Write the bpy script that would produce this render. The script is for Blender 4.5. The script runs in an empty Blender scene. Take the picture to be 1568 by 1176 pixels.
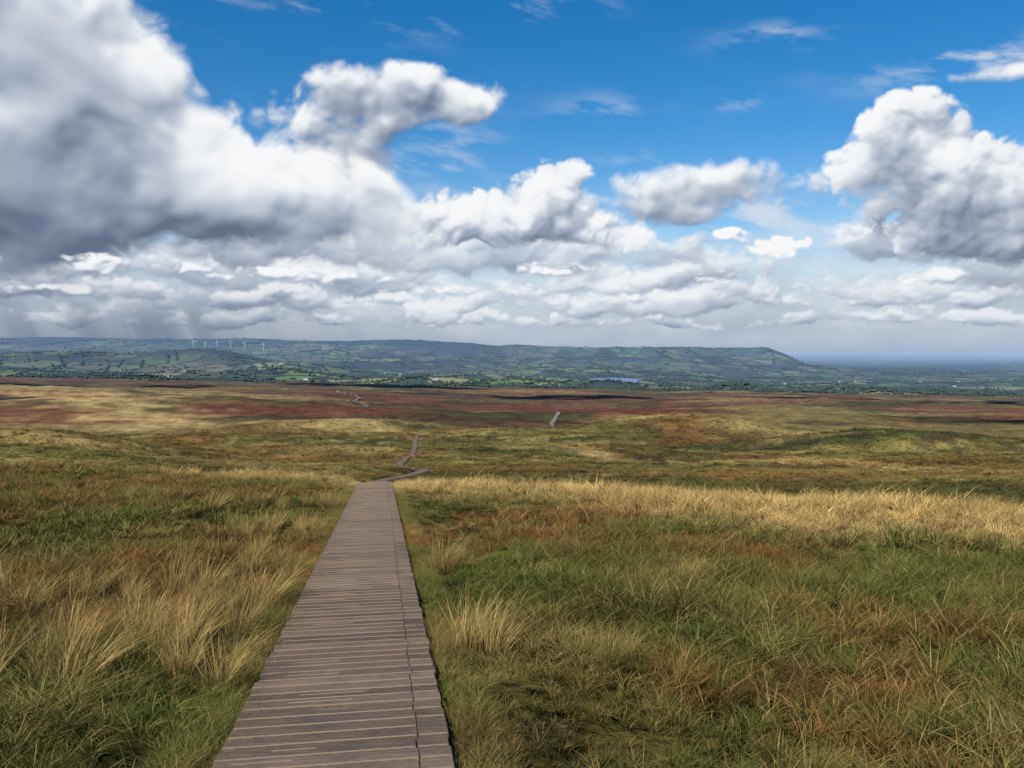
import bpy, math, numpy as np, bmesh
from mathutils import Vector, Matrix
rng=np.random.default_rng(7)
scene=bpy.context.scene
scene.view_settings.view_transform='Standard'
scene.view_settings.look='None'
scene.view_settings.exposure=0
SUN_EL=math.radians(42); SUN_AZ=math.radians(212)   # azimuth clockwise from +Y (view direction)

# ------------------------------------------------------------------ noise
_tab=[np.random.default_rng(100+i).random((256,256)).astype(np.float32) for i in range(8)]
def vn(x,y,s=0):
    x=np.asarray(x,float);y=np.asarray(y,float)
    xi=np.floor(x).astype(np.int64);yi=np.floor(y).astype(np.int64)
    fx=x-xi;fy=y-yi
    fx=fx*fx*fx*(fx*(fx*6-15)+10);fy=fy*fy*fy*(fy*(fy*6-15)+10)
    t=_tab[s%8];a=xi&255;b=(xi+1)&255;c=yi&255;d=(yi+1)&255
    return ((t[a,c]*(1-fx)+t[b,c]*fx)*(1-fy)+(t[a,d]*(1-fx)+t[b,d]*fx)*fy)*2-1
def fbm(x,y,s=0,o=4,g=.5):
    r=0;am=1;tot=0;ca,sa=.8,.6
    for i in range(o):
        r=r+am*vn(x+17.3*i,y-9.1*i,s+i);tot+=am;am*=g
        x,y=2*(ca*x-sa*y),2*(sa*x+ca*y)
    return r/tot
def bil(x,y,s=0,o=5,g=.5):
    r=0;am=1;tot=0;ca,sa=.8,.6
    for i in range(o):
        r=r+am*np.abs(vn(x+7.3*i,y-3.1*i,s+i));tot+=am;am*=g
        x,y=2.1*(ca*x-sa*y),2.1*(sa*x+ca*y)
    return r/tot
def ss(a,b,x):
    t=np.clip((x-a)/(b-a),0,1);return t*t*(3-2*t)

# ------------------------------------------------------------------ terrain
PD=np.array([[0,1.8],[10,2.85],[20,3.9],[28,4.75],[40,6.85],[60,10.2],[80,12.7],[96,14.3],[120,17.3],[170,22.2],[250,27.8],[350,35],[500,43.5],
 [800,57],[1200,70],[1800,88],[2500,117],[3500,150],[5000,185],[8000,230],[12000,258],[20000,270],[40000,255],[70000,250]],float)
_k=np.log(PD[:,0]+15)
_ex=PD[:,1]-(1.8+.105*np.minimum(PD[:,0],60000))
_m=np.gradient(_ex,_k)
def extra(t):
    t=np.clip(t,0,60000);q=np.log(t+15);i=np.clip(np.searchsorted(_k,q)-1,0,len(_k)-2)
    h=_k[i+1]-_k[i];u=(q-_k[i])/h
    u2=u*u;u3=u2*u
    r=(2*u3-3*u2+1)*_ex[i]+(u3-2*u2+u)*h*_m[i]+(-2*u3+3*u2)*_ex[i+1]+(u3-u2)*h*_m[i+1]
    return np.where(t<20,0,r)
def base(x,y):
    yy=np.clip(y,-300,60000)
    xs=np.clip(x,-150,150)
    t=np.maximum(y+1.15*xs*np.exp(-np.maximum(y,0)/80),0)
    return -(1.8+.105*yy+extra(t)*ss(15,30,t))
PATH=np.array([[-3,.2],[0,-.27],[30,-4.98],[60,-9.7],[72,-11.4],[78,-11.9],[96,-10],[104,-11.2],[122,-16.3],[135,-18.3],[165,-20.3],[200,-23.5],[250,-29],[270,-30.5]])
def pathx(y): return np.interp(y,PATH[:,0],PATH[:,1])
HILLS=[(55,270,60,38,7.0),(120,215,60,34,4.5),(60,340,70,40,-4),(190,260,90,80,-7),(130,400,150,75,-9),(330,330,140,80,-8),(420,650,260,120,-9),(160,560,120,50,5),(420,1000,220,80,8),
 (-75,330,70,36,7.0),(-260,600,200,90,14),(-520,900,260,110,14),(-120,430,90,45,-7),(-35,150,25,30,-1.0),(-125,190,50,26,4.5),(-90,240,60,26,-3),(-80,130,40,20,2.5),(60,120,35,16,2.0),(45,160,35,16,-2.0),
 (683,2600,75,90,24),(760,2700,120,100,10),(1050,2500,120,90,17),(1280,2600,160,110,22),(1500,2500,120,90,14),(320,2900,160,100,14),(520,3900,160,500,-16),
 (50,3100,220,120,26),(-300,2900,300,120,26),(-900,3300,350,160,34),(-150,3900,330,160,34),(1500,3800,400,200,32),
 (-2900,5200,900,600,125),(-2000,5600,500,400,100),(-1300,5000,450,300,90),(-1100,6500,900,400,60),
 (700,6300,900,400,55),(-400,7500,1200,500,50)]
LK=(560,4450,125,330)
def height(x,y,fine=True):
    x=np.asarray(x,float);y=np.asarray(y,float)
    z=base(x,y)
    z=z-.02*np.clip(x,-2500,2500)*ss(300,1500,y)*(1-ss(4000,9000,y))
    for cx,cy,sx,sy,h in HILLS:
        z=z+h*np.exp(-((x-cx)/sx)**2-((y-cy)/sy)**2)
    hr=np.interp(x,[-20000,-12000,-7000,-3600,-1300,-500,0,700,1500],[300,380,425,405,370,325,270,150,0])
    hr=hr*(1+.10*fbm(x/900,y/900,3,4))*np.exp(-((y-11500)/3300)**2)
    along=ss(-2600,100,x)*(1-.70*ss(2700,3150,x)-.30*ss(3000,4500,x))
    wob=700*fbm(x/1100,y/3000,5,4)
    pr=.62*ss(6300,8700,y+wob)+.38*ss(8400,8900,y+wob)
    me=268*along*pr*(1-ss(10500,12500,y))*(1+.06*fbm(x/600,y/600,1,4))
    z=z+.5*(hr+me+np.sqrt((hr-me)**2+30**2))-15
    r=np.hypot(x,y)
    z=z+30*fbm(x/1500,y/1500,2,4)*ss(2600,4500,r)*(1-.8*ss(9000,25000,r))
    z=z+16*fbm(x/500,y/330,4,4)*ss(1800,3200,r)*(1-ss(9000,20000,r))
    z=z+8*fbm(x/260,y/130,6,4)*ss(350,900,r)*(1-ss(5000,9000,r))
    z=z+3.2*fbm(x/50,y/30,1,4)*ss(60,220,r)*(1-ss(1800,4000,r))
    # lake basin with an open shore towards the moor
    l=((x-LK[0])/(LK[2]*1.6))**2+((y-LK[1])/(LK[3]*1.6))**2
    f=np.exp(-l**2); z=z*(1-f)+np.minimum(z,-165)*f*0+(-165)*f - 4*np.exp(-((l*2.56)**2))
    ly=np.exp(-((x-LK[0]*y/LK[1])/(150))**2)*ss(2900,3400,y)*(1-ss(4000,4300,y))
    z=z*(1-ly)+np.minimum(z,-.0385*y-6)*ly
    if fine:
        dp=np.abs(x-pathx(y)); w=np.clip(ss(.6,1.8,dp)+(r>300),0,1)
        z=z+w*(.12*fbm(x/.9,y/.9,2,3)+.22*fbm(x/3.5,y/3.5,3,3))*(1-ss(60,200,r))
        z=z+w*.55*bil(x/2.6,y/2.6,5,2)*ss(40,90,r)*(1-ss(250,600,r))
        z=z-.075-.01*(1-w)-.08*ss(40,90,y)
    return z

# ------------------------------------------------------------------ vegetation colour zones
C=dict(green=(.098,.122,.024),olive=(.145,.122,.031),russet=(.235,.10,.031),straw=(.58,.40,.15),dark=(.05,.038,.018),red=(.185,.078,.036),rust=(.15,.055,.026),
       pale=(.31,.235,.075),deep=(.070,.082,.024),lush=(.085,.142,.024))
C={k:np.array(v) for k,v in C.items()}
def seg(x,y,x0,y0,x1,y1):
    dx,dy=x1-x0,y1-y0;t=np.clip(((x-x0)*dx+(y-y0)*dy)/(dx*dx+dy*dy),0,1)
    return np.hypot(x-x0-t*dx,y-y0-t*dy)
def mix(c,k,f): f=np.clip(f,0,1)[:,None]; return c*(1-f)+C[k]*f
def strawmask(x,y):
    q=(y+1.18*x-31+3.0*fbm(x/6,y/6,1,3))/1.5
    b=ss(-7.5,-3,q)*(1-ss(5,13,q))*np.clip(.6+.9*ss(-.45,.2,fbm(x/2.0,y/4.5,6,4)),0,1)
    b=b*ss(-34,-15,x+y*.05)
    return np.clip(b,0,1)
def zone(x,y):
    x=np.asarray(x,float);y=np.asarray(y,float);r=np.hypot(x,y)
    c=np.repeat(C['olive'][None],len(x),0)
    n=fbm(x/2.2,y/2.6,0,4); n2=fbm(x/.55,y/.6,3,3); n3=fbm(x/4.2+4,y/5,5,4)
    c=mix(c,'green',ss(-.28,.02,n+.5*n2+.22*ss(1,8,x)))
    c=mix(c,'lush',.6*ss(.12,.35,fbm(x/1.6+3,y/2,1,4)))
    c=mix(c,'russet',.9*ss(.0,.25,n3+.55*n2+.20*np.exp(-((x-3)/4)**2-((y-14)/9)**2)-.15*ss(7,16,x)))
    c=mix(c,'pale',.65*ss(.12,.35,fbm(x/.8+9,y/1.1,2,4)-.10*ss(0,5,x)))
    c=mix(c,'dark',.55*ss(.12,.38,fbm(x/.7+2,y/.9+5,6,3)))
    m=ss(38,75,r)
    s=fbm(x/45,y/14,2,4);s2=fbm(x/16+5,y/6,4,4)
    cm=np.repeat(C['olive'][None]*1.15,len(x),0)
    cm=mix(cm,'deep',ss(-.12,.22,s)); cm=mix(cm,'pale',.85*ss(-.05,.25,s2)); cm=mix(cm,'russet',.6*ss(.03,.3,fbm(x/26,y/14,7,3)))
    cm=mix(cm,'dark',.6*ss(.08,.3,fbm(x/6,y/4,1,3)))
    c=c*(1-m[:,None])+cm*m[:,None]
    m=ss(290,400,y+50*fbm(x/150,y/90,1,3)-.22*np.clip(-x,0,2000)*(1-ss(900,1500,y)))
    f=fbm(x/260,y/90,6,5)
    cf=np.repeat(C['red'][None],len(x),0)
    cf=mix(cf,'rust',ss(-.2,.2,fbm(x/90,y/50,2,5)))
    cf=mix(cf,'olive',.7*ss(.12,.35,f)); cf=mix(cf,'dark',.75*ss(.08,.3,fbm(x/140+3,y/80,3,5))); cf=mix(cf,'pale',.6*ss(.18,.40,fbm(x/320,y/70,5,4)))
    cf=mix(cf,'deep',.7*ss(.12,.3,fbm(x/120+8,y/60,0,5)))
    c=c*(1-m[:,None])+cf*m[:,None]
    j=fbm(x/20,y/12,1,3)
    for a,w,k in [((13,185,55,88),3.0,1.1),((30,140,70,78),2.0,.7),((60,262,150,205),9,.7),((90,250,190,190),6,.7),((0,275,80,268),6,.6),((-124,360,-330,640),30,1.),((-330,640,-760,1250),60,.9),
                ((-43,300,-210,400),10,.9),((-20,270,5,300),5,.8),((-300,900,-900,1300),45,.7),((-20,95,-45,120),4,.6),((-60,150,-120,190),6,.6),((-30,205,-90,235),6,.5)]:
        d=seg(x,y,*a)+w*1.6*j
        f=np.exp(-(np.maximum(d,0)/w)**2)*min(k*.8,.9)
        c=c*(1-f[:,None])+C['straw']*.9*f[:,None]
    c=mix(c,'dark',1.3*np.exp(-((x-30)/5)**2-((y-178)/6)**2)); c=mix(c,'dark',.8*np.exp(-((x+60)/14)**2-((y-225)/5)**2))
    c=mix(c,'straw',strawmask(x,y)*.95)
    return c

# ------------------------------------------------------------------ helpers
def newmat(name):
    m=bpy.data.materials.new(name);m.use_nodes=True;m.node_tree.nodes.clear();return m
class NT:
    def __init__(s,nt): s.nt=nt
    def n(s,t,**k):
        nd=s.nt.nodes.new(t)
        for a,b in k.items(): setattr(nd,a,b)
        return nd
    def put(s,sock,v):
        if v is None: return
        if isinstance(v,bpy.types.NodeSocket): s.nt.links.new(v,sock)
        else: sock.default_value=v
    def m(s,op,a,b=None,c=None,clamp=False):
        nd=s.n('ShaderNodeMath',operation=op,use_clamp=clamp)
        s.put(nd.inputs[0],a);s.put(nd.inputs[1],b);s.put(nd.inputs[2],c);return nd.outputs[0]
    def v(s,op,a,b=None):
        nd=s.n('ShaderNodeVectorMath',operation=op);s.put(nd.inputs[0],a);s.put(nd.inputs[1],b)
        return nd.outputs['Value'] if op in('DOT_PRODUCT','LENGTH','DISTANCE') else nd.outputs[0]
    def sm(s,x,a,b,lo=0.,hi=1.):
        nd=s.n('ShaderNodeMapRange',interpolation_type='SMOOTHSTEP');s.put(nd.inputs[0],x)
        nd.inputs[1].default_value=a;nd.inputs[2].default_value=b;nd.inputs[3].default_value=lo;nd.inputs[4].default_value=hi;return nd.outputs[0]
    def mix(s,f,a,b,bt='MIX'):
        nd=s.n('ShaderNodeMix',data_type='RGBA',blend_type=bt);s.put(nd.inputs[0],f)
        for i,v in((6,a),(7,b)):
            if isinstance(v,tuple): v=(*v,1) if len(v)==3 else v
            s.put(nd.inputs[i],v)
        return nd.outputs[2]
    def noise(s,vec,sc,det=4,rough=.5,dist=0):
        nd=s.n('ShaderNodeTexNoise');s.put(nd.inputs['Vector'],vec);nd.inputs['Scale'].default_value=sc
        nd.inputs['Detail'].default_value=det;nd.inputs['Roughness'].default_value=rough;nd.inputs['Distortion'].default_value=dist
        return nd.outputs[0]
    def grey(s,v):
        cc=s.n('ShaderNodeCombineColor');[s.put(cc.inputs[i],v) for i in range(3)];return cc.outputs[0]
def haze(N,col):  # air haze painted into the surface colour, stronger with distance
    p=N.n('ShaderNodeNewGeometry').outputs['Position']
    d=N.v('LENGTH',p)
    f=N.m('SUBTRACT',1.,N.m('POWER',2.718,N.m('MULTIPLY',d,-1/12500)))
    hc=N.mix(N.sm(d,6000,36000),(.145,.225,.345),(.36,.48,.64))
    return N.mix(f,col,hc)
def mesh(name,V,F,mat=None,link=True,smooth=False):
    me=bpy.data.meshes.new(name)
    V=np.asarray(V,np.float32)
    if isinstance(F,np.ndarray):
        k=F.shape[1];me.vertices.add(len(V));me.vertices.foreach_set('co',V.ravel())
        me.loops.add(F.size);me.loops.foreach_set('vertex_index',F.astype(np.int32).ravel())
        me.polygons.add(len(F));me.polygons.foreach_set('loop_start',np.arange(0,F.size,k,dtype=np.int32))
        me.update(calc_edges=True)
    else: me.from_pydata([tuple(map(float,v)) for v in V],[],F)
    if smooth: me.polygons.foreach_set('use_smooth',np.ones(len(me.polygons),bool))
    me.validate()
    o=bpy.data.objects.new(name,me)
    if mat: me.materials.append(mat)
    if link: scene.collection.objects.link(o)
    return o
def simple(name,col,rough=.8,hz=True):
    m=newmat(name);N=NT(m.node_tree);b=N.n('ShaderNodeBsdfPrincipled');o=N.n('ShaderNodeOutputMaterial')
    p=N.n('ShaderNodeNewGeometry').outputs['Position']
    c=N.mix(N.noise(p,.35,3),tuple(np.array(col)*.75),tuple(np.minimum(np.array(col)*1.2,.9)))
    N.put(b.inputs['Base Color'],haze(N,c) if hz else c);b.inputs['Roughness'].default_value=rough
    b.inputs['Specular IOR Level'].default_value=.2
    N.nt.links.new(b.outputs[0],o.inputs[0]);return m
def setcol(o,name,rgb):
    a=o.data.attributes.new(name,'FLOAT_COLOR','POINT');a.data.foreach_set('color',np.concatenate([rgb,np.ones((len(rgb),1))],1).astype(np.float32).ravel())
def setf(o,name,v):
    a=o.data.attributes.new(name,'FLOAT','POINT');a.data.foreach_set('value',np.asarray(v,np.float32).ravel())

# ------------------------------------------------------------------ ground sheet
NR=800;NA=680;NB=90
rad=np.concatenate([[.05],np.geomspace(.8,65000,NR)])
ang=np.concatenate([np.linspace(-.76,.76,NA,endpoint=False),np.linspace(.76,2*math.pi-.76,NB,endpoint=False)])
R,A=np.meshgrid(rad,ang,indexing='ij')
X=(R*np.sin(A)).ravel();Y=(R*np.cos(A)).ravel();Z=height(X,Y)
na=len(ang);I,J=np.meshgrid(np.arange(len(rad)-1),np.arange(na),indexing='ij');I=I.ravel();J=J.ravel();J2=(J+1)%na
F=np.stack([I*na+J,I*na+J2,(I+1)*na+J2,(I+1)*na+J],1)[:,::-1]
gm=newmat('moorland_ground');N=NT(gm.node_tree)
pos=N.n('ShaderNodeNewGeometry').outputs['Position']
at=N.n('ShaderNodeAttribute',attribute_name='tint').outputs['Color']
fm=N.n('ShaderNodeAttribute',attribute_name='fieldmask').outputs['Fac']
fo=N.n('ShaderNodeAttribute',attribute_name='forest_cloudshade').outputs['Fac']
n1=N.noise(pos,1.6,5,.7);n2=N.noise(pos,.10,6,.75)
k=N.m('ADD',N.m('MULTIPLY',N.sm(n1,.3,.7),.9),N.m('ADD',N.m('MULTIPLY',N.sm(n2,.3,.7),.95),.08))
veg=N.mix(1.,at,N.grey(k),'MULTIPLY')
mp=N.n('ShaderNodeMapping');N.put(mp.inputs[0],pos);mp.inputs['Rotation'].default_value=(0,0,.5);mp.inputs['Scale'].default_value=(1/190,1/300,0)
wv=N.n('ShaderNodeTexNoise');N.put(wv.inputs['Vector'],pos);wv.inputs['Scale'].default_value=.003
vec=N.v('ADD',mp.outputs[0],N.v('MULTIPLY',wv.outputs['Color'],(.8,.8,0)))
vo=N.n('ShaderNodeTexVoronoi',feature='F1',voronoi_dimensions='2D');N.put(vo.inputs['Vector'],vec);vo.inputs['Scale'].default_value=1
ve=N.n('ShaderNodeTexVoronoi',feature='DISTANCE_TO_EDGE',voronoi_dimensions='2D');N.put(ve.inputs['Vector'],vec);ve.inputs['Scale'].default_value=1
sp=N.n('ShaderNodeSeparateColor');N.put(sp.inputs[0],vo.outputs['Color'])
rp=N.n('ShaderNodeValToRGB');N.put(rp.inputs[0],sp.outputs[0]);cr=rp.color_ramp;cr.interpolation='CONSTANT'
cols=[(0,(.11,.19,.032)),(.2,(.20,.28,.06)),(.38,(.05,.072,.024)),(.5,(.19,.165,.065)),(.62,(.14,.23,.04)),(.75,(.29,.31,.095)),(.86,(.07,.09,.032)),(.94,(.33,.28,.12))]
cr.elements[0].color=(*cols[0][1],1);cr.elements[1].position=.2;cr.elements[1].color=(*cols[1][1],1)
for p_,c_ in cols[2:]:
    e=cr.elements.new(p_);e.color=(*c_,1)
big=N.noise(pos,.0011,5,.6)
fc=N.mix(N.m('MULTIPLY',N.sm(big,.46,.64),.6),rp.outputs[0],(.145,.115,.045))
fc=N.mix(N.sm(N.noise(pos,.004,5,.65),.54,.63),fc,(.032,.05,.02))
fc=N.mix(N.m('MULTIPLY',N.sm(ve.outputs['Distance'],.03,.09,1.,0.),.9),fc,(.02,.032,.013))
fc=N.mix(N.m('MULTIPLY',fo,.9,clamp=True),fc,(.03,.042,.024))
fc=N.mix(1.,fc,N.grey(N.m('ADD',.5,N.m('MULTIPLY',N.noise(pos,.03,4,.7),1.))),'MULTIPLY')
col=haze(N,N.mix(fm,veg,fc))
b=N.n('ShaderNodeBsdfDiffuse');N.put(b.inputs[0],col)
bp=N.n('ShaderNodeBump');N.put(bp.inputs['Strength'],N.sm(N.v('LENGTH',pos),200.,2500.,.8,0.));bp.inputs['Distance'].default_value=.4;N.put(bp.inputs['Height'],N.m('ADD',n1,N.m('MULTIPLY',n2,4.)));N.put(b.inputs['Normal'],bp.outputs[0])
N.nt.links.new(b.outputs[0],N.n('ShaderNodeOutputMaterial').inputs[0])
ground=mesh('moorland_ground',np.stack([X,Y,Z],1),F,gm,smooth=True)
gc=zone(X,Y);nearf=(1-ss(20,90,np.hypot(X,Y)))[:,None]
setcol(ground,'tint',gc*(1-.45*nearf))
def edgef(x,y): return y+300*fbm(x/400,y/400,2,4)+.12*np.clip(np.abs(x),0,1500)
setf(ground,'fieldmask',ss(2150,2450,edgef(X,Y)))
fr=.9*np.exp(-((X+2700)/1300)**2-((Y-5100)/800)**2)*ss(-.2,.1,fbm(X/500,Y/500,2,4))  # left hills: cloud shadow painted in as a dark patch
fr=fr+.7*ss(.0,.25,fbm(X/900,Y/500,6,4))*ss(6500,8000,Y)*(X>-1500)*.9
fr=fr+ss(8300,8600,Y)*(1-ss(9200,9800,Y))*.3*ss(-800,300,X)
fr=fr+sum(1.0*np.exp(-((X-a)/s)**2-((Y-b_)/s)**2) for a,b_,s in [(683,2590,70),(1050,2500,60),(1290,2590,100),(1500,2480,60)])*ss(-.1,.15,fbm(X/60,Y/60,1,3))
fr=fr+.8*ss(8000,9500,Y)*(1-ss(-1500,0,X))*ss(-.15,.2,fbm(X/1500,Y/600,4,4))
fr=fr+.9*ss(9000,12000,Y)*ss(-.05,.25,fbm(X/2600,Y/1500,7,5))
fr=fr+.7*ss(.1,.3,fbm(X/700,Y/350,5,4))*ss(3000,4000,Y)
setf(ground,'forest_cloudshade',np.clip(fr,0,1))  # woods, plus cloud shade put into the ground colour

# ------------------------------------------------------------------ instancing
def instancer(name,P,rot,scl,tint,sources):
    col=bpy.data.collections.new(name+'_parts')
    for s in sources: col.objects.link(s)
    me=bpy.data.meshes.new(name);me.vertices.add(len(P));me.vertices.foreach_set('co',P.astype(np.float32).ravel())
    o=bpy.data.objects.new(name,me);scene.collection.objects.link(o)
    a=me.attributes.new('rot','FLOAT_VECTOR','POINT');a.data.foreach_set('vector',rot.astype(np.float32).ravel())
    a=me.attributes.new('scl','FLOAT_VECTOR','POINT');a.data.foreach_set('vector',scl.astype(np.float32).ravel())
    a=me.attributes.new('idx','INT','POINT');a.data.foreach_set('value',rng.integers(0,len(sources),len(P)).astype(np.int32))
    if tint is not None: setcol(o,'tint',tint)
    g=bpy.data.node_groups.new(name,'GeometryNodeTree')
    g.interface.new_socket('Geometry',in_out='INPUT',socket_type='NodeSocketGeometry');g.interface.new_socket('Geometry',in_out='OUTPUT',socket_type='NodeSocketGeometry')
    G=g.nodes;L=g.links
    gi=G.new('NodeGroupInput');go=G.new('NodeGroupOutput');iop=G.new('GeometryNodeInstanceOnPoints')
    ci=G.new('GeometryNodeCollectionInfo');ci.inputs['Collection'].default_value=col;ci.inputs['Separate Children'].default_value=True;ci.inputs['Reset Children'].default_value=True
    def na_(nm,dt):
        q=G.new('GeometryNodeInputNamedAttribute');q.data_type=dt;q.inputs[0].default_value=nm;return q.outputs[0]
    er=G.new('FunctionNodeEulerToRotation');L.new(na_('rot','FLOAT_VECTOR'),er.inputs[0])
    m2p=G.new('GeometryNodeMeshToPoints')
    L.new(gi.outputs[0],m2p.inputs[0]);L.new(m2p.outputs[0],iop.inputs['Points']);L.new(ci.outputs[0],iop.inputs['Instance']);iop.inputs['Pick Instance'].default_value=True
    L.new(na_('idx','INT'),iop.inputs['Instance Index']);L.new(er.outputs[0],iop.inputs['Rotation']);L.new(na_('scl','FLOAT_VECTOR'),iop.inputs['Scale'])
    L.new(iop.outputs[0],go.inputs[0])
    md=o.modifiers.new('scatter','NODES');md.node_group=g
    return o
def grassmat():
    m=newmat('grass_blades');N=NT(m.node_tree)
    t=N.n('ShaderNodeAttribute',attribute_name='tint',attribute_type='INSTANCER').outputs['Color']
    h=N.n('ShaderNodeAttribute',attribute_name='hh').outputs['Fac']
    bv=N.n('ShaderNodeAttribute',attribute_name='bv').outputs['Fac']
    c=N.mix(N.m('MULTIPLY',N.sm(bv,.76,.95),.7),t,(.50,.34,.13))
    c=N.mix(N.m('MULTIPLY',N.sm(bv,.35,.0),.65),c,(.055,.085,.016))
    c=N.mix(N.m('MULTIPLY',N.sm(h,.5,1.),.20),c,(.46,.28,.10))
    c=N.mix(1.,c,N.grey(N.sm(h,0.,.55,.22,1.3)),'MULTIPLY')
    d=N.n('ShaderNodeBsdfDiffuse');N.put(d.inputs[0],c)
    tr=N.n('ShaderNodeBsdfTranslucent');N.put(tr.inputs[0],c)
    ms=N.n('ShaderNodeMixShader');ms.inputs[0].default_value=.25;N.nt.links.new(d.outputs[0],ms.inputs[1]);N.nt.links.new(tr.outputs[0],ms.inputs[2])
    N.nt.links.new(ms.outputs[0],N.n('ShaderNodeOutputMaterial').inputs[0]);return m
GM=grassmat()
def tuft(name,n,rad_,h0,h1,w,lean,wind,seed,clusters=1):
    r=np.random.default_rng(seed);V=[];F=[];H=[];B=[]
    cl=[(0,0,1)] if clusters==1 else [(*(rad_*math.sqrt(r.random())*np.array([math.cos(q),math.sin(q)])),.6+.7*r.random()) for q in r.random(clusters)*6.283]
    for i in range(n):
        a=r.random()*6.283
        if clusters==1: q=rad_*math.sqrt(r.random());x0,y0=q*math.cos(a),q*math.sin(a);hs=1
        else:
            c=cl[r.integers(0,clusters)];q=abs(r.normal())*rad_*.17;x0,y0=c[0]+q*math.cos(a),c[1]+q*math.sin(a);hs=c[2]
        h=(h0+(h1-h0)*r.random()**1.4)*hs;la=a+r.normal()*.6;l=h*lean*(.3+r.random())
        dx,dy=math.cos(la)*l+wind*h*(.5+.8*r.random()),math.sin(la)*l-wind*.25*h
        fa=r.random()*3.14;wx,wy=math.cos(fa)*w/2,math.sin(fa)*w/2;bvv=r.random();s=len(V)
        for k_,t in enumerate((0,.4,.75,1)):
            zz=h*(t-.24*lean*t*t);px=x0+dx*t*t;py=y0+dy*t*t;ww=(1,.9,.6,0)[k_]
            if k_<3: V+= [(px-wx*ww,py-wy*ww,zz-.03),(px+wx*ww,py+wy*ww,zz-.03)];H+=[t,t];B+=[bvv]*2
            else: V.append((px,py,zz-.03));H.append(1);B.append(bvv)
        F+=[(s,s+1,s+3,s+2),(s+2,s+3,s+5,s+4),(s+4,s+5,s+6)]
    o=mesh(name,V,F,GM,link=False);setf(o,'hh',H);setf(o,'bv',B);return o
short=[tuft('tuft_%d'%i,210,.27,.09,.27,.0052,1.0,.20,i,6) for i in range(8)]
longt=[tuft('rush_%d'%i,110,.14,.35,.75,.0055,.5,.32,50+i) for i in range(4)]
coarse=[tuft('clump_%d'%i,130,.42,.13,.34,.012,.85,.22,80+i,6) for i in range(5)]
def scatter(r0,r1,dens,half):
    n=int(.5*(r1*r1-r0*r0)*2*half*dens)
    r=np.sqrt(rng.random(n)*(r1*r1-r0*r0)+r0*r0);a=(rng.random(n)*2-1)*half
    return r*np.sin(a),r*np.cos(a)
def plant(name,r0,r1,dens,half,src,s0,s1,clear=.78,keep=None,boost=1.0):
    x,y=scatter(r0,r1,dens,half)
    dpp=np.abs(x-pathx(y))
    ok=dpp>clear+.15*rng.random(len(x))**2
    if keep is not None: ok&=keep(x,y)
    x,y,dpp=x[ok],y[ok],dpp[ok];n=len(x)
    z=height(x,y);t=zone(x+rng.normal(0,.10,n),y+rng.normal(0,.10,n))*(.55+.85*rng.random((n,1)))*boost
    sm_=strawmask(x,y)
    s=(s0+(s1-s0)*rng.random(n)**1.8)*(1+.3*sm_)*(1+.45*fbm(x/1.4,y/1.4,4,2))
    s=s*(.6+.4*ss(.8,3.5,dpp))
    sc=np.stack([s*1.1,s*1.1,s*(.7+.6*rng.random(n))],1)
    rot=np.stack([rng.normal(0,.12,n),rng.normal(0,.12,n),rng.normal(0,1.4,n)],1)
    return instancer(name,np.stack([x,y,z],1),rot,sc,t,src)
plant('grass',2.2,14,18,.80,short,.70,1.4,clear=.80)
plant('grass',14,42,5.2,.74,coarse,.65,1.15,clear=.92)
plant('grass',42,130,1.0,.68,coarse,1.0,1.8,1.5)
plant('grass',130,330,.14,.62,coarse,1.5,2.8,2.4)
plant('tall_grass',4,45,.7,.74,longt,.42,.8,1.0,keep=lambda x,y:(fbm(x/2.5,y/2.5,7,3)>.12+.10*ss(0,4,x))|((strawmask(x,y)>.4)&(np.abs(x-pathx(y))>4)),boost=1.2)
pts=[]
for (cx,cy,n,sp_) in [(-3.3,6.7,16,.45),(-2.6,8.2,10,.35),(-2.75,9.3,12,.35),(-3.75,16.5,16,.7),(-3.2,14.0,5,.3),(-.32,7.3,7,.16),(-4.6,9.5,10,.8),(-.9,11.5,3,.2),(-5.3,22,16,1.0),(-4.2,11.6,8,.6),(-2.2,6.3,5,.25)]:
    for i in range(n): pts.append((cx+rng.normal()*sp_,cy+rng.normal()*sp_))
pts=np.array(pts);pts=pts[np.abs(pts[:,0]-pathx(pts[:,1]))>.9];n=len(pts)
instancer('straw_tussock',np.stack([pts[:,0],pts[:,1],height(pts[:,0],pts[:,1])],1),np.stack([rng.normal(0,.1,n),rng.normal(0,.1,n),rng.normal(0,.7,n)],1),
   np.repeat((.6+.4*rng.random(n))[:,None],3,1),np.array([[.54,.37,.13]])*(.6+.6*rng.random((n,1))),longt)
# low growth tight against both edges of the boardwalk
n=1900;yy=2.5+31*rng.random(n)**1.2;sd=np.where(rng.random(n)<.45,-1,1);xx=pathx(yy)+sd*(.71+.22*rng.random(n))
instancer('edge_grass',np.stack([xx,yy,height(xx,yy)-.01],1),np.stack([rng.normal(0,.1,n),rng.normal(0,.1,n),rng.random(n)*6.28],1),
   np.repeat((.36+.36*rng.random(n))[:,None],3,1),zone(xx,yy)*(.7+.6*rng.random((n,1))),short)

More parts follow.
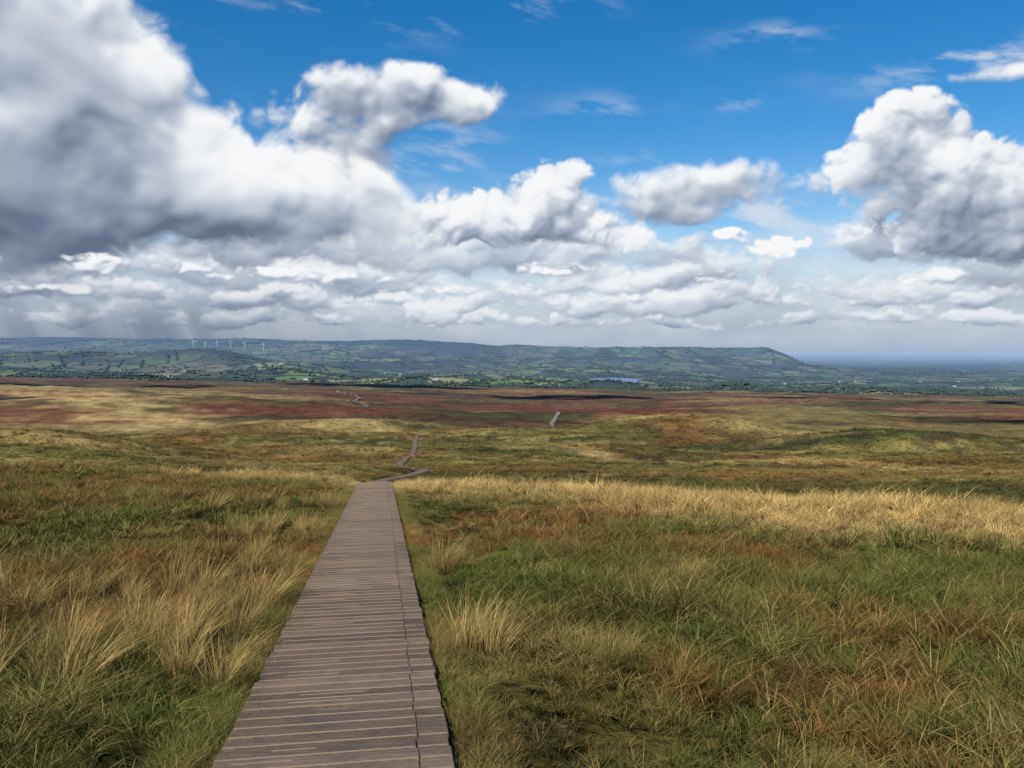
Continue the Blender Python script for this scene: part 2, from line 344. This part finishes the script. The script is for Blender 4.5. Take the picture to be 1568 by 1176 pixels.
# ------------------------------------------------------------------ boardwalk
def woodmat(name):
    m=newmat(name);N=NT(m.node_tree);b=N.n('ShaderNodeBsdfPrincipled')
    p=N.n('ShaderNodeNewGeometry').outputs['Position']
    ra=N.n('ShaderNodeAttribute',attribute_name='pv').outputs['Fac']
    mp=N.n('ShaderNodeMapping');N.put(mp.inputs[0],p);mp.inputs['Rotation'].default_value=(0,0,.156);mp.inputs['Scale'].default_value=(2.5,45,45)
    g=N.noise(mp.outputs[0],1,5,.7)
    c=N.mix(ra,(.125,.080,.052),(.26,.178,.118))
    c=N.mix(N.m('MULTIPLY',N.sm(g,.45,.7),.5),c,(.34,.26,.185))
    c=N.mix(N.m('MULTIPLY',N.sm(N.noise(p,1.6,6,.75),.45,.68),.6),c,(.085,.064,.052))
    c=N.mix(N.m('MULTIPLY',N.sm(N.noise(p,30.,3,.7),.55,.75),.4),c,(.33,.26,.2))
    N.put(b.inputs['Base Color'],c);b.inputs['Roughness'].default_value=.8;b.inputs['Specular IOR Level'].default_value=.2
    bp=N.n('ShaderNodeBump');bp.inputs['Strength'].default_value=.6;bp.inputs['Distance'].default_value=.004
    wv=N.n('ShaderNodeTexWave',wave_type='BANDS',bands_direction='Y');mp2=N.n('ShaderNodeMapping');N.put(mp2.inputs[0],p);mp2.inputs['Rotation'].default_value=(0,0,.156);N.put(wv.inputs[0],mp2.outputs[0]);wv.inputs['Scale'].default_value=12
    N.put(bp.inputs['Height'],N.m('ADD',wv.outputs[1],g));N.put(b.inputs['Normal'],bp.outputs[0])
    N.nt.links.new(b.outputs[0],N.n('ShaderNodeOutputMaterial').inputs[0]);return m
WM=woodmat('weathered_timber')
bw=bpy.data.objects.new('boardwalk',None);scene.collection.objects.link(bw)
V=[];F=[];PV=[];V2=[];F2=[]
def box(V,F,c,T,S,U,l,w,h):
    s=len(V)
    for dz in(-1,1):
        for a,b_ in((-1,-1),(1,-1),(1,1),(-1,1)):
            V.append(c+S*(a*l/2)+T*(b_*w/2)+U*(dz*h/2))
    F+=[tuple(s+i for i in f) for f in((3,2,1,0),(4,5,6,7),(0,1,5,4),(1,2,6,5),(2,3,7,6),(3,0,4,7))]
YS=np.arange(-1.5,275,.15);XS=pathx(YS);kk=np.ones(21)/21
XSs=np.where(YS>50,np.convolve(np.pad(XS,10,'edge'),kk,'valid'),XS)
ZS=height(XSs,YS,False)
def deckpt(y): return np.array([np.interp(y,YS,XSs),y,np.interp(y,YS,ZS)+(.12*min(max((y-50)/30,0),1))])
y=-1.0;pitch=.168
while y<268:
    a=deckpt(y);b_=deckpt(y+.3);T=b_-a;T/=np.linalg.norm(T);S=np.array([T[1],-T[0],0]);S/=np.linalg.norm(S);U=np.cross(S,T)
    j=rng.normal(0,.006);tl=rng.normal(0,.0018);pv=float(np.clip(rng.normal(.5,.27),0,1))
    c=a+U*(-.02+tl)
    box(V,F,c+S*(-.09+j),T,S,U,1.12,.156 if y<60 else .166,.04);PV+=[pv]*8
    if y<60:
        pv2=float(np.clip(pv+rng.normal(0,.18),0,1));box(V,F,c+S*(.565+j*.8),T,S,U,.18,.152,.04);PV+=[pv2]*8
    if y<34:
        box(V2,F2,c+S*(-.09+j)-T*.064+U*.0215,T,S,U,1.11,.014,.004)
        if rng.random()<.8: box(V2,F2,c+S*(.565+j)-T*.064+U*.0215,T,S,U,.17,.013,.004)
        if rng.random()<.35: box(V2,F2,c+S*(-.4+.4*rng.random())+T*.03+U*.0215,T,S,U,.2+.3*rng.random(),.009,.003)
    y+=pitch
o=mesh('deck_boards',V,F,WM);o.parent=bw;setf(o,'pv',PV)
o=mesh('grip_strips',V2,F2,simple('galvanised_grip',(.38,.27,.17),.6,False));o.parent=bw
V=[];F=[]
y=-1.0
while y<268:
    a=deckpt(y);b_=deckpt(y+1.2);T=b_-a;L_=np.linalg.norm(T);T/=L_;S=np.array([T[1],-T[0],0]);S/=np.linalg.norm(S);U=np.cross(S,T)
    for s_ in(-.52,.10,.52): box(V,F,(a+b_)/2+S*s_-U*.095,T,S,U,.07,L_,.11)
    for s_ in(-.62,.62): box(V,F,a+S*s_-U*.3,T,S,U,.08,.08,.5)
    y+=1.2
o=mesh('stringers_and_posts',V,F,WM);o.parent=bw;setf(o,'pv',[.1]*len(V))
def ribbon(name,pts,w,mat,lift):
    pts=np.array(pts,float);d=np.concatenate([[0],np.cumsum(np.hypot(*np.diff(pts,axis=0).T))]);n=int(d[-1]/2)+4
    t=np.linspace(0,d[-1],n);x=np.interp(t,d,pts[:,0]);y=np.interp(t,d,pts[:,1])
    k_=np.ones(13)/13
    xs=np.convolve(np.pad(x,6,'edge'),k_,'valid');ys=np.convolve(np.pad(y,6,'edge'),k_,'valid')
    tx,ty=np.gradient(xs),np.gradient(ys);l=np.hypot(tx,ty)+1e-6;nx,ny=ty/l,-tx/l
    ww=w*(1+.35*fbm(t/14,t*0,3,3))
    V=[];F=[]
    for s_ in(-1,-.5,0,.5,1):
        xx,yy=xs+nx*ww/2*s_,ys+ny*ww/2*s_;V.append(np.stack([xx,yy,height(xx,yy,False)+lift],1))
    V=np.concatenate(V)
    F=[(k_*n+i,(k_+1)*n+i,(k_+1)*n+i+1,k_*n+i+1) for k_ in range(4) for i in range(n-1)]
    return mesh(name,V,F,mat)
PM=simple('path_gravel',(.22,.195,.165),.9)
ribbon('gravel_path',[(4,392),(17,402),(24,425),(26,450),(22,480),(27,520),(33,560),(27,600),(36,660),(52,700)],2.4,PM,.4)
ribbon('gravel_path',[(-126,760),(-142,800),(-146,850),(-176,900),(-186,960),(-182,1010),(-212,1080),(-250,1180)],3.2,PM,.6)

# ------------------------------------------------------------------ lake
th=np.linspace(0,2*math.pi,64,endpoint=False);rr=1+.12*np.sin(3*th)+.08*np.sin(5*th+1)
wm=newmat('lake_water');N=NT(wm.node_tree);b=N.n('ShaderNodeBsdfPrincipled');b.inputs['Base Color'].default_value=(.08,.17,.34,1);b.inputs['Roughness'].default_value=.3
N.nt.links.new(b.outputs[0],N.n('ShaderNodeOutputMaterial').inputs[0])
mesh('lake_water',np.stack([LK[0]+LK[2]*rr*np.cos(th),LK[1]+LK[3]*rr*np.sin(th),np.full(64,-166.0)],1),[tuple(range(64))],wm)

# ------------------------------------------------------------------ distant trees & hedges
TM=simple('tree_foliage',(.04,.058,.022),.9)
def treeclump(name,seed):
    r=np.random.default_rng(seed);bm=bmesh.new()
    for i in range(7):
        res=bmesh.ops.create_icosphere(bm,subdivisions=2,radius=1)
        c=Vector((r.normal()*.8,r.normal()*.8,1.1+r.random()*1.1));s=.6+.5*r.random()
        for v in res['verts']: v.co=v.co*s*(1+.35*(r.random()-.5))+c
    bmesh.ops.create_cone(bm,segments=6,radius1=.25,radius2=.15,depth=1.4,matrix=Matrix.Translation((0,0,.5)))
    me=bpy.data.meshes.new(name);bm.to_mesh(me);bm.free();me.materials.append(TM);return bpy.data.objects.new(name,me)
tr=[treeclump('tree_clump_%d'%i,200+i) for i in range(5)]
TX=[];TY=[]
for i in range(2000):
    y0=2300+9000*rng.random()**1.6;x0=(rng.random()*2-1)*.72*y0
    a=(0.5+rng.normal(0,.15))+(math.pi/2 if rng.random()<.4 else 0);L_=80+260*rng.random();n=int(L_/(9+8*rng.random()))
    t=np.linspace(0,L_,n);t=t[rng.random(n)<.75]
    TX.append(x0+t*math.cos(a)+rng.normal(0,3,len(t)));TY.append(y0+t*math.sin(a)+rng.normal(0,3,len(t)))
for (a,b_,s,n) in [(683,2590,55,220),(1050,2490,60,110),(1290,2580,100,200),(1500,2480,60,90),(-700,3400,150,300),(-1500,3900,200,400),(1600,4200,250,500),(800,5400,300,500),(-200,4800,200,350)]:
    TX.append(rng.normal(a,s,n));TY.append(rng.normal(b_,s*.7,n))
TX=np.concatenate(TX);TY=np.concatenate(TY)
ok=(((TX-LK[0])/(LK[2]*1.3))**2+((TY-LK[1])/(LK[3]*1.3))**2>1)&(edgef(TX,TY)>2380)&~((np.abs(TX-LK[0]*TY/LK[1])<170)&(TY>2900)&(TY<4500))
TX,TY=TX[ok],TY[ok];n=len(TX);s=1.5+1.6*rng.random(n)
instancer('distant_trees',np.stack([TX,TY,height(TX,TY)-.5],1),np.stack([np.zeros(n),np.zeros(n),rng.random(n)*6.28],1),np.stack([s*1.3,s*1.3,s],1),None,tr)

# ------------------------------------------------------------------ farmhouses
WH=simple('white_render',(.75,.74,.70),.8);RF=simple('slate_roof',(.09,.09,.10),.7)
def house(x,y,L_,W,H,rot):
    z=float(height(np.array([x]),np.array([y]))[0])
    V=[(-L_/2,-W/2,-2),(L_/2,-W/2,-2),(L_/2,W/2,-2),(-L_/2,W/2,-2),(-L_/2,-W/2,H),(L_/2,-W/2,H),(L_/2,W/2,H),(-L_/2,W/2,H),(-L_/2,0,H+W*.4),(L_/2,0,H+W*.4)]
    F=[(0,1,5,4),(2,3,7,6),(1,2,6,9,5),(3,0,4,8,7),(4,5,9,8),(6,7,8,9)]
    cxx=L_*.4;s=len(V)
    for dz in(H,H+W*.4+1.2): V+=[(cxx-.6,-.5,dz),(cxx+.6,-.5,dz),(cxx+.6,.5,dz),(cxx-.6,.5,dz)]
    F+=[(s,s+1,s+5,s+4),(s+1,s+2,s+6,s+5),(s+2,s+3,s+7,s+6),(s+3,s,s+4,s+7),(s+4,s+5,s+6,s+7)]
    nw=len(F)
    for k_ in(-.32,-.1,.1,.32):
        s=len(V);V+=[(L_*k_-.6,-W/2-.03,1),(L_*k_+.6,-W/2-.03,1),(L_*k_+.6,-W/2-.03,2.3),(L_*k_-.6,-W/2-.03,2.3)];F.append((s,s+1,s+2,s+3))
    o=mesh('farm_house',V,F,WH);o.data.materials.append(RF)
    for i in(4,5,*range(nw,len(F))): o.data.polygons[i].material_index=1
    o.location=(x,y,z);o.rotation_euler=(0,0,rot)
for i in range(46):
    y=2700+3500*rng.random()**1.3;x=(rng.random()*2-1)*.6*y
    if abs(x-LK[0]*y/LK[1])<250: x-=700
    house(x,y,12+8*rng.random(),7+2*rng.random(),4+2*rng.random(),rng.normal(0,.6))

# ------------------------------------------------------------------ wind turbines
TW=simple('turbine_paint',(.8,.8,.8),.5)
def turbine(x,y,rot):
    z=float(height(np.array([x]),np.array([y]))[0])
    e=bpy.data.objects.new('wind_turbine',None);scene.collection.objects.link(e);e.location=(x,y,z-1)
    bm=bmesh.new();bmesh.ops.create_cone(bm,segments=16,radius1=4.2,radius2=2.6,depth=62,cap_ends=True,matrix=Matrix.Translation((0,0,31)))
    me=bpy.data.meshes.new('tower');bm.to_mesh(me);bm.free();me.materials.append(TW);o=bpy.data.objects.new('tower',me);scene.collection.objects.link(o);o.parent=e
    bm=bmesh.new();bmesh.ops.create_cube(bm,size=1)
    for v in bm.verts: v.co=Vector((v.co.x*4,v.co.y*11,v.co.z*(4 if v.co.y<0 else 3)))+Vector((0,1.5,63.5))
    bmesh.ops.bevel(bm,geom=bm.edges[:],offset=.5,segments=2,affect='EDGES')
    me=bpy.data.meshes.new('nacelle');bm.to_mesh(me);bm.free();me.materials.append(TW);o=bpy.data.objects.new('nacelle',me);scene.collection.objects.link(o);o.parent=e
    V=[];F=[]
    for k_ in range(3):
        a=rot+k_*2.0944;ca,sa=math.cos(a),math.sin(a);s=len(V)
        for rr_,w_ in((0,1.8),(5,4.0),(18,3.2),(36,1.2)):
            for dx,dy in((-w_/2,-.35),(w_/2,-.15),(w_/2,.15),(-w_/2,.35)):
                V.append((dx*ca-rr_*sa,dy-5.2,dx*sa+rr_*ca+63.5))
        for q in range(3):
            for j in range(4): F.append((s+q*4+j,s+q*4+(j+1)%4,s+q*4+4+(j+1)%4,s+q*4+4+j))
        F.append((s+12,s+13,s+14,s+15))
    o=mesh('rotor',V,F,TW);o.parent=e
for x_,y_ in [(-3617,9500),(-3429,9350),(-3385,9600),(-3194,9500),(-3006,9400),(-2763,9300)]:
    turbine(x_,y_,rng.random()*2)

# ------------------------------------------------------------------ out-of-view cloud bodies, added to cast shadows on the moor
cmat=newmat('shadow_cloud');N=NT(cmat.node_tree);b=N.n('ShaderNodeBsdfDiffuse');b.inputs[0].default_value=(.8,.82,.85,1)
N.nt.links.new(b.outputs[0],N.n('ShaderNodeOutputMaterial').inputs[0])
off=1/math.tan(SUN_EL)
def cloud(gx,gy,sx,sy,seed):
    r=np.random.default_rng(seed);zc=1250.;gz=float(base(np.array([gx]),np.array([gy]))[0]);d=(zc-gz)*off
    cx,cy=gx+math.sin(SUN_AZ)*d,gy+math.cos(SUN_AZ)*d
    bm=bmesh.new()
    for i in range(34):
        q=r.normal(size=2)*.5;s=(.10+.26*r.random())*(1.1-.5*min(1,np.hypot(*q)))
        res=bmesh.ops.create_icosphere(bm,subdivisions=3,radius=1)
        c=Vector((q[0]*sx,q[1]*sy,r.random()*60))
        ph=r.random(6)*6.28
        for v in res['verts']:
            f=1+.12*math.sin(v.co.x*5+ph[0])*math.sin(v.co.y*6+ph[1])+.08*math.sin(v.co.x*11+ph[2]+v.co.z*9)*math.sin(v.co.y*13+ph[3])
            v.co=Vector((v.co.x*s*sx*f,v.co.y*s*sy*f,v.co.z*s*min(sx,sy)*.6*f*(1 if v.co.z>0 else .35)))+c
    for p in bm.faces: p.smooth=True
    me=bpy.data.meshes.new('cloud');bm.to_mesh(me);bm.free();me.materials.append(cmat);o=bpy.data.objects.new('cloud',me);scene.collection.objects.link(o);o.location=(cx,cy,zc)  # kept above the view, added for the shadow it throws
for i,c_ in enumerate([(-440,760,230,60),(430,520,230,50),(-900,1350,360,110),(330,1250,380,90),(1300,1600,420,130),(-250,1900,420,90),(-1300,2800,450,120),(100,3400,420,110),(-330,170,90,35),(230,215,60,26)]):
    cloud(*c_,300+i)

# ------------------------------------------------------------------ sky: a far dome sector, cloud cover computed per vertex
AA=np.concatenate([np.linspace(-60,-36,140,endpoint=False),np.linspace(-36,36,1240,endpoint=False),np.linspace(36,60,141)])
EE=np.concatenate([np.linspace(-.9,25,470,endpoint=False),np.linspace(25,42,70)])
Eg,Ag=np.meshgrid(EE,AA,indexing='ij')      # rows = elevation
def shift(h,up,left):
    r=np.pad(h,((0,up),(max(left,0),max(-left,0))),'edge')[up:up+h.shape[0],:]
    return r[:,:h.shape[1]] if left>=0 else r[:,-h.shape[1]:]
def blur(h,n):
    for ax in(0,1):
        for _ in range(2):
            p=np.pad(h,[(n+1,n) if i==ax else (0,0) for i in(0,1)],'edge');c=np.cumsum(p,ax);m=h.shape[ax]
            h=(np.take(c,range(2*n+1,2*n+1+m),ax)-np.take(c,range(0,m),ax))/(2*n+1)
    return h
dE=np.gradient(EE)
def occl(T,L):
    S=np.zeros_like(T);acc=np.zeros(T.shape[1])
    for i in range(T.shape[0]-1,-1,-1):
        acc=acc*math.exp(-dE[i]/L)+T[i]*dE[i]/L;S[i]=acc
    return S
RX=[0,.2,.4,.55,.7,.85,1.0]
RC=np.array([(.13,.17,.26),(.22,.27,.37),(.34,.40,.51),(.46,.52,.62),(.62,.67,.75),(.82,.86,.91),(.98,.99,1.0)])
def ramp(l): l=np.clip(l,0,1);return np.stack([np.interp(l,RX,RC[:,i]) for i in range(3)],-1)
rgb=np.zeros(Ag.shape+(3,));al=np.zeros(Ag.shape)
def comp(a,c):
    global rgb,al
    na_=a+al*(1-a);rgb=np.where(na_[...,None]>1e-4,(c*a[...,None]+rgb*(al*(1-a))[...,None])/np.maximum(na_,1e-4)[...,None],c);al=na_
def blob(lst):
    r=0
    for a,e,sa,se,am in lst: r=r+am*np.exp(-((Ag-a)/sa)**2-((Eg-e)/se)**2)
    return r
# high thin wisps
w_=ss(-.05,.45,fbm(Ag/5+.3*Eg,Eg/1.8,4,6,.58))*.6*(blob([(-9,21.8,8,1.6,1.1),(17,19.2,3,.8,1.0),(29,16.6,6,1.2,1.4),(6,15.5,3,1,.7),(15,15.8,1.5,.6,.9),(14,8.5,8,2,1.6),(1,22,5,.8,.7),(-5,13,4,3,.7),(9,12,3,2,.5)]))
comp(np.clip(w_,0,.8),np.broadcast_to(np.array([.72,.78,.86]),rgb.shape).copy())
# bright distant veil
comp(.88*np.exp(-(np.maximum(Eg,0)/8.0)**3)*(1-.55*np.exp(-((Ag-14)/6)**2-((Eg-8.5)/1.6)**2)),ramp(.58+.02*Eg+.22*fbm(Ag/3.5,Eg/1.5,1,6,.55)))
# distant cloud field: patches that get smaller and flatter toward the horizon
for eb,h,cov,sd,bs in [(6.6,3.0,.12,6,.57),(1.6,.8,.12,1,.54),(2.5,1.3,.22,3,.54),(3.7,1.9,.30,5,.56),(5.0,2.6,.26,2,.56),(3.0,1.2,.05,7,.58)]:
    b0=eb+.8*h*fbm(Ag/(4*h),0*Ag+sd,sd,4)
    v=(Eg-b0)/h
    wx=.5*h*fbm(Ag/h,Eg/h,sd+2,4);wy=.35*h*fbm(Ag/h+5,Eg/h,sd+4,4)
    n=fbm((Ag+wx)/(2.2*h),(Eg+wy)/(1.2*h),sd,6,.52);bb=bil((Ag+wx)/(.9*h),(Eg+wy)/(.7*h),sd+1,5)
    patch=.7*fbm(Ag/(4.5*h)+sd*3,Eg*0+sd*1.7,sd+5,3)
    gap=.75*ss(4.0,6.0,eb)*ss(6,12,Ag)*(1-ss(19,23,Ag))
    D=np.clip(np.minimum(v*2,1.15-v),-2,.5)+1.1*n+.7*(bb-.25)+cov-.22+patch+.2*ss(-5,-25,Ag)-gap
    a_=ss(0,.55,D)
    T=blur(np.clip(D,0,1.0),1)
    rel=(T-shift(T,4,2))*.65+(T-shift(T,12,6))*.55
    lit=bs+.10+.15*np.clip(v,0,1)+.48*rel-.20*np.clip(occl(T,h*1.1),0,1)+.30*fbm(Ag/5,Eg/2,sd+3,3)-.10*ss(-8,-22,Ag)
    comp(a_*.84,ramp(lit))
# placed cumulus
def cumulus(bl,sc,seed,thr,namp,bamp,lbase,occL,occK,shade,soft,flat=1.25,cap=.92,bl_n=1,relk=1.,inner=.35):
    wx=.30*sc*fbm(Ag/sc,Eg/sc,seed+2,4);wy=.25*sc*fbm(Ag/sc+9,Eg/sc,seed+3,4)
    n=fbm((Ag+wx)/sc,(Eg+wy)*flat/sc,seed,7,.50);bb=bil((Ag+wx)/(sc*.45),(Eg+wy)*flat/(sc*.45),seed+1,6,.5)
    B=blob(bl);k_=ss(.10,.42,B)
    D=B+(namp*n+bamp*(bb-.25))*k_-thr
    a_=ss(0,soft,D)
    T=blur(np.clip(D,0,1.1)**.8,bl_n)
    T2=blur(np.clip(1.1*n+.45*bb,-.5,1.2),bl_n+1)
    rel=(T-shift(T,3,2))*1.0+(T-shift(T,8,4))*.6+(T-shift(T,20,8))*.3+inner*(T2-shift(T2,12,6))+inner*.8*(T2-shift(T2,30,14))
    lit=lbase+.55*relk*rel-occK*np.clip(occl(np.clip(D*1.4,0,1),occL),0,1)+blob(shade)+.12*n
    lit=np.minimum(lit,cap+.35*(lit-cap))
    comp(a_,ramp(lit))
# soft grey-white sheets
cumulus([(14.2,11.2,4.4,1.5,1.0),(10.4,9.2,3.6,1.2,.8),(7.5,11.3,1.2,.9,.4),(29,15.7,4.5,.55,.8),(19,9.8,3,1.2,.5),(-9,16.5,5.0,1.9,1.05),(-3.4,16.6,2.6,1.5,.9),(-10,12.8,3.2,2.5,.9),(-15.5,13,3,3,.5)],3.2,0,.36,.85,.45,.71,2.0,.32,[],.62,bl_n=2)
cumulus([(2.8,11.4,2.7,1.4,1.05),(-.8,9.6,4.2,1.4,.85),(3,8.4,6,1.6,.8),(7.5,7.4,4,1.2,.6),(-6,8.4,4.5,1.8,.9)],2.6,3,.40,.62,.5,.88,2.4,.34,[],.34)
cumulus([(17.4,6.7,2.1,.8,1.1),(14.4,7.6,1.1,.4,.8)],1.5,2,.40,.5,.5,1.02,1.8,.2,[],.28,cap=1)
cumulus([(26.0,11.2,4.4,3.0,1.2),(24.6,14.0,2.2,1.5,.6),(31.5,9.3,4.0,2.6,.85),(21.6,10.8,2.0,1.8,.3),(33,6.5,8,2.2,.75),(24,7.0,5,1.3,.4)],3.4,5,.42,.55,.55,.94,3.2,.54,[(25,7.8,5.5,1.4,-.26),(32,11,3,3,-.16),(25,13.5,2.5,1.6,.08)],.24)
cumulus([(-28,16,9.0,7,1.15),(-31,23,8.5,6,.7),(-18,9.7,8.5,4.0,1.0),(-12,8.0,6,2.4,.6),(-31,7.5,9,3.4,.8),(-45,15,14,12,1.2)],6.5,4,.42,.85,.6,.89,5.5,.44,
   [(-29,6.6,12,2.4,-.34),(-17,5.6,7,1.1,-.14),(-25,12.4,6,1.3,-.10),(-17.5,11.3,4.5,1.8,.22),(-25,19.5,6,2.2,.18),(-30,13.8,3,.8,.10),(-32,22,4,2.5,-.04),(-27,9.7,2,.6,.12),(-30,16.5,7,1.6,-.10)],.48,bl_n=3,relk=1.15,inner=.30)
# ragged lower scraps under the big cloud
cumulus([(-24,5.2,8,.7,.8),(-13,4.8,5,.6,.8),(-30,3.6,5,.4,.7),(2,5.4,4,.6,.7),(13,4.9,5,.7,.75),(27,4.4,5,.6,.75),(-4,3.9,4,.4,.6),(9,3.4,4,.35,.6)],1.6,6,.38,.8,.5,.78,1.4,.25,[(-24,5,9,1.5,-.14)],.55,flat=2.2)
# low haze and a rain shaft in the west
hzf=.96*np.exp(-np.maximum(Eg+.1,0)/1.25)
hl=ss(-26,4,Ag)[...,None]
comp(hzf,np.array([.19,.25,.365])*(1-hl)+np.array([.38,.49,.655])*hl)
comp(.85*np.exp(-((Ag+25)/9)**2)*np.exp(-(np.maximum(Eg-1.0,0)/2.2)**2)*np.clip(.75+.6*fbm(Ag/1.1+Eg*.35,Eg/9,3,3),0,1),np.broadcast_to(np.array([.175,.23,.335]),rgb.shape).copy())
fade=(1-ss(52,59,np.abs(Ag)))*(1-ss(35,41,Eg));al=np.clip(al*fade,0,1)
Rd=64500
Ar,Er=np.radians(Ag),np.radians(Eg)
P=np.stack([Rd*np.cos(Er)*np.sin(Ar),Rd*np.cos(Er)*np.cos(Ar),Rd*np.sin(Er)],-1).reshape(-1,3)
nr,nc=Ag.shape;I,J=np.meshgrid(np.arange(nr-1),np.arange(nc-1),indexing='ij');I=I.ravel();J=J.ravel()
F=np.stack([I*nc+J,I*nc+J+1,(I+1)*nc+J+1,(I+1)*nc+J],1)
cm=newmat('cloud_layer');N=NT(cm.node_tree)
ac=N.n('ShaderNodeAttribute',attribute_name='cloud').outputs['Color'];aa=N.n('ShaderNodeAttribute',attribute_name='cover').outputs['Fac']
em=N.n('ShaderNodeEmission');N.put(em.inputs[0],ac);em.inputs[1].default_value=.95
ms=N.n('ShaderNodeMixShader');N.put(ms.inputs[0],aa);N.nt.links.new(N.n('ShaderNodeBsdfTransparent').outputs[0],ms.inputs[1]);N.nt.links.new(em.outputs[0],ms.inputs[2])
N.nt.links.new(ms.outputs[0],N.n('ShaderNodeOutputMaterial').inputs[0])
cm.cycles.emission_sampling='NONE'
so_=mesh('sky',P,F,cm,smooth=True);setcol(so_,'cloud',rgb.reshape(-1,3));setf(so_,'cover',al.ravel())

# ------------------------------------------------------------------ world
w=bpy.data.worlds.new('World');scene.world=w;w.use_nodes=True;w.node_tree.nodes.clear();N=NT(w.node_tree)
sky=N.n('ShaderNodeTexSky',sky_type='NISHITA');sky.sun_disc=False;sky.sun_elevation=SUN_EL;sky.sun_rotation=SUN_AZ;sky.altitude=300;sky.air_density=1.0;sky.dust_density=.4;sky.ozone_density=2.5
hs=N.n('ShaderNodeHueSaturation');hs.inputs['Saturation'].default_value=1.45;hs.inputs['Value'].default_value=1.2;N.put(hs.inputs['Color'],sky.outputs[0])
bg=N.n('ShaderNodeBackground');N.put(bg.inputs[0],hs.outputs[0]);bg.inputs[1].default_value=.1
N.nt.links.new(bg.outputs[0],N.n('ShaderNodeOutputWorld').inputs[0])

# ------------------------------------------------------------------ sun
sl=bpy.data.lights.new('sun','SUN');sl.energy=4.3;sl.angle=math.radians(.53);sl.color=(1,.94,.84)
so=bpy.data.objects.new('sun',sl);scene.collection.objects.link(so)
dirv=Vector((math.sin(SUN_AZ)*math.cos(SUN_EL),math.cos(SUN_AZ)*math.cos(SUN_EL),math.sin(SUN_EL)))
so.rotation_euler=dirv.to_track_quat('Z','Y').to_euler()
# ------------------------------------------------------------------ camera
cd=bpy.data.cameras.new('camera');cd.sensor_width=36;cd.lens=29.37;cd.clip_start=.1;cd.clip_end=120000
co=bpy.data.objects.new('camera',cd);scene.collection.objects.link(co);co.location=(0,0,0);co.rotation_euler=(math.radians(90-2.42),0,0)
scene.camera=co
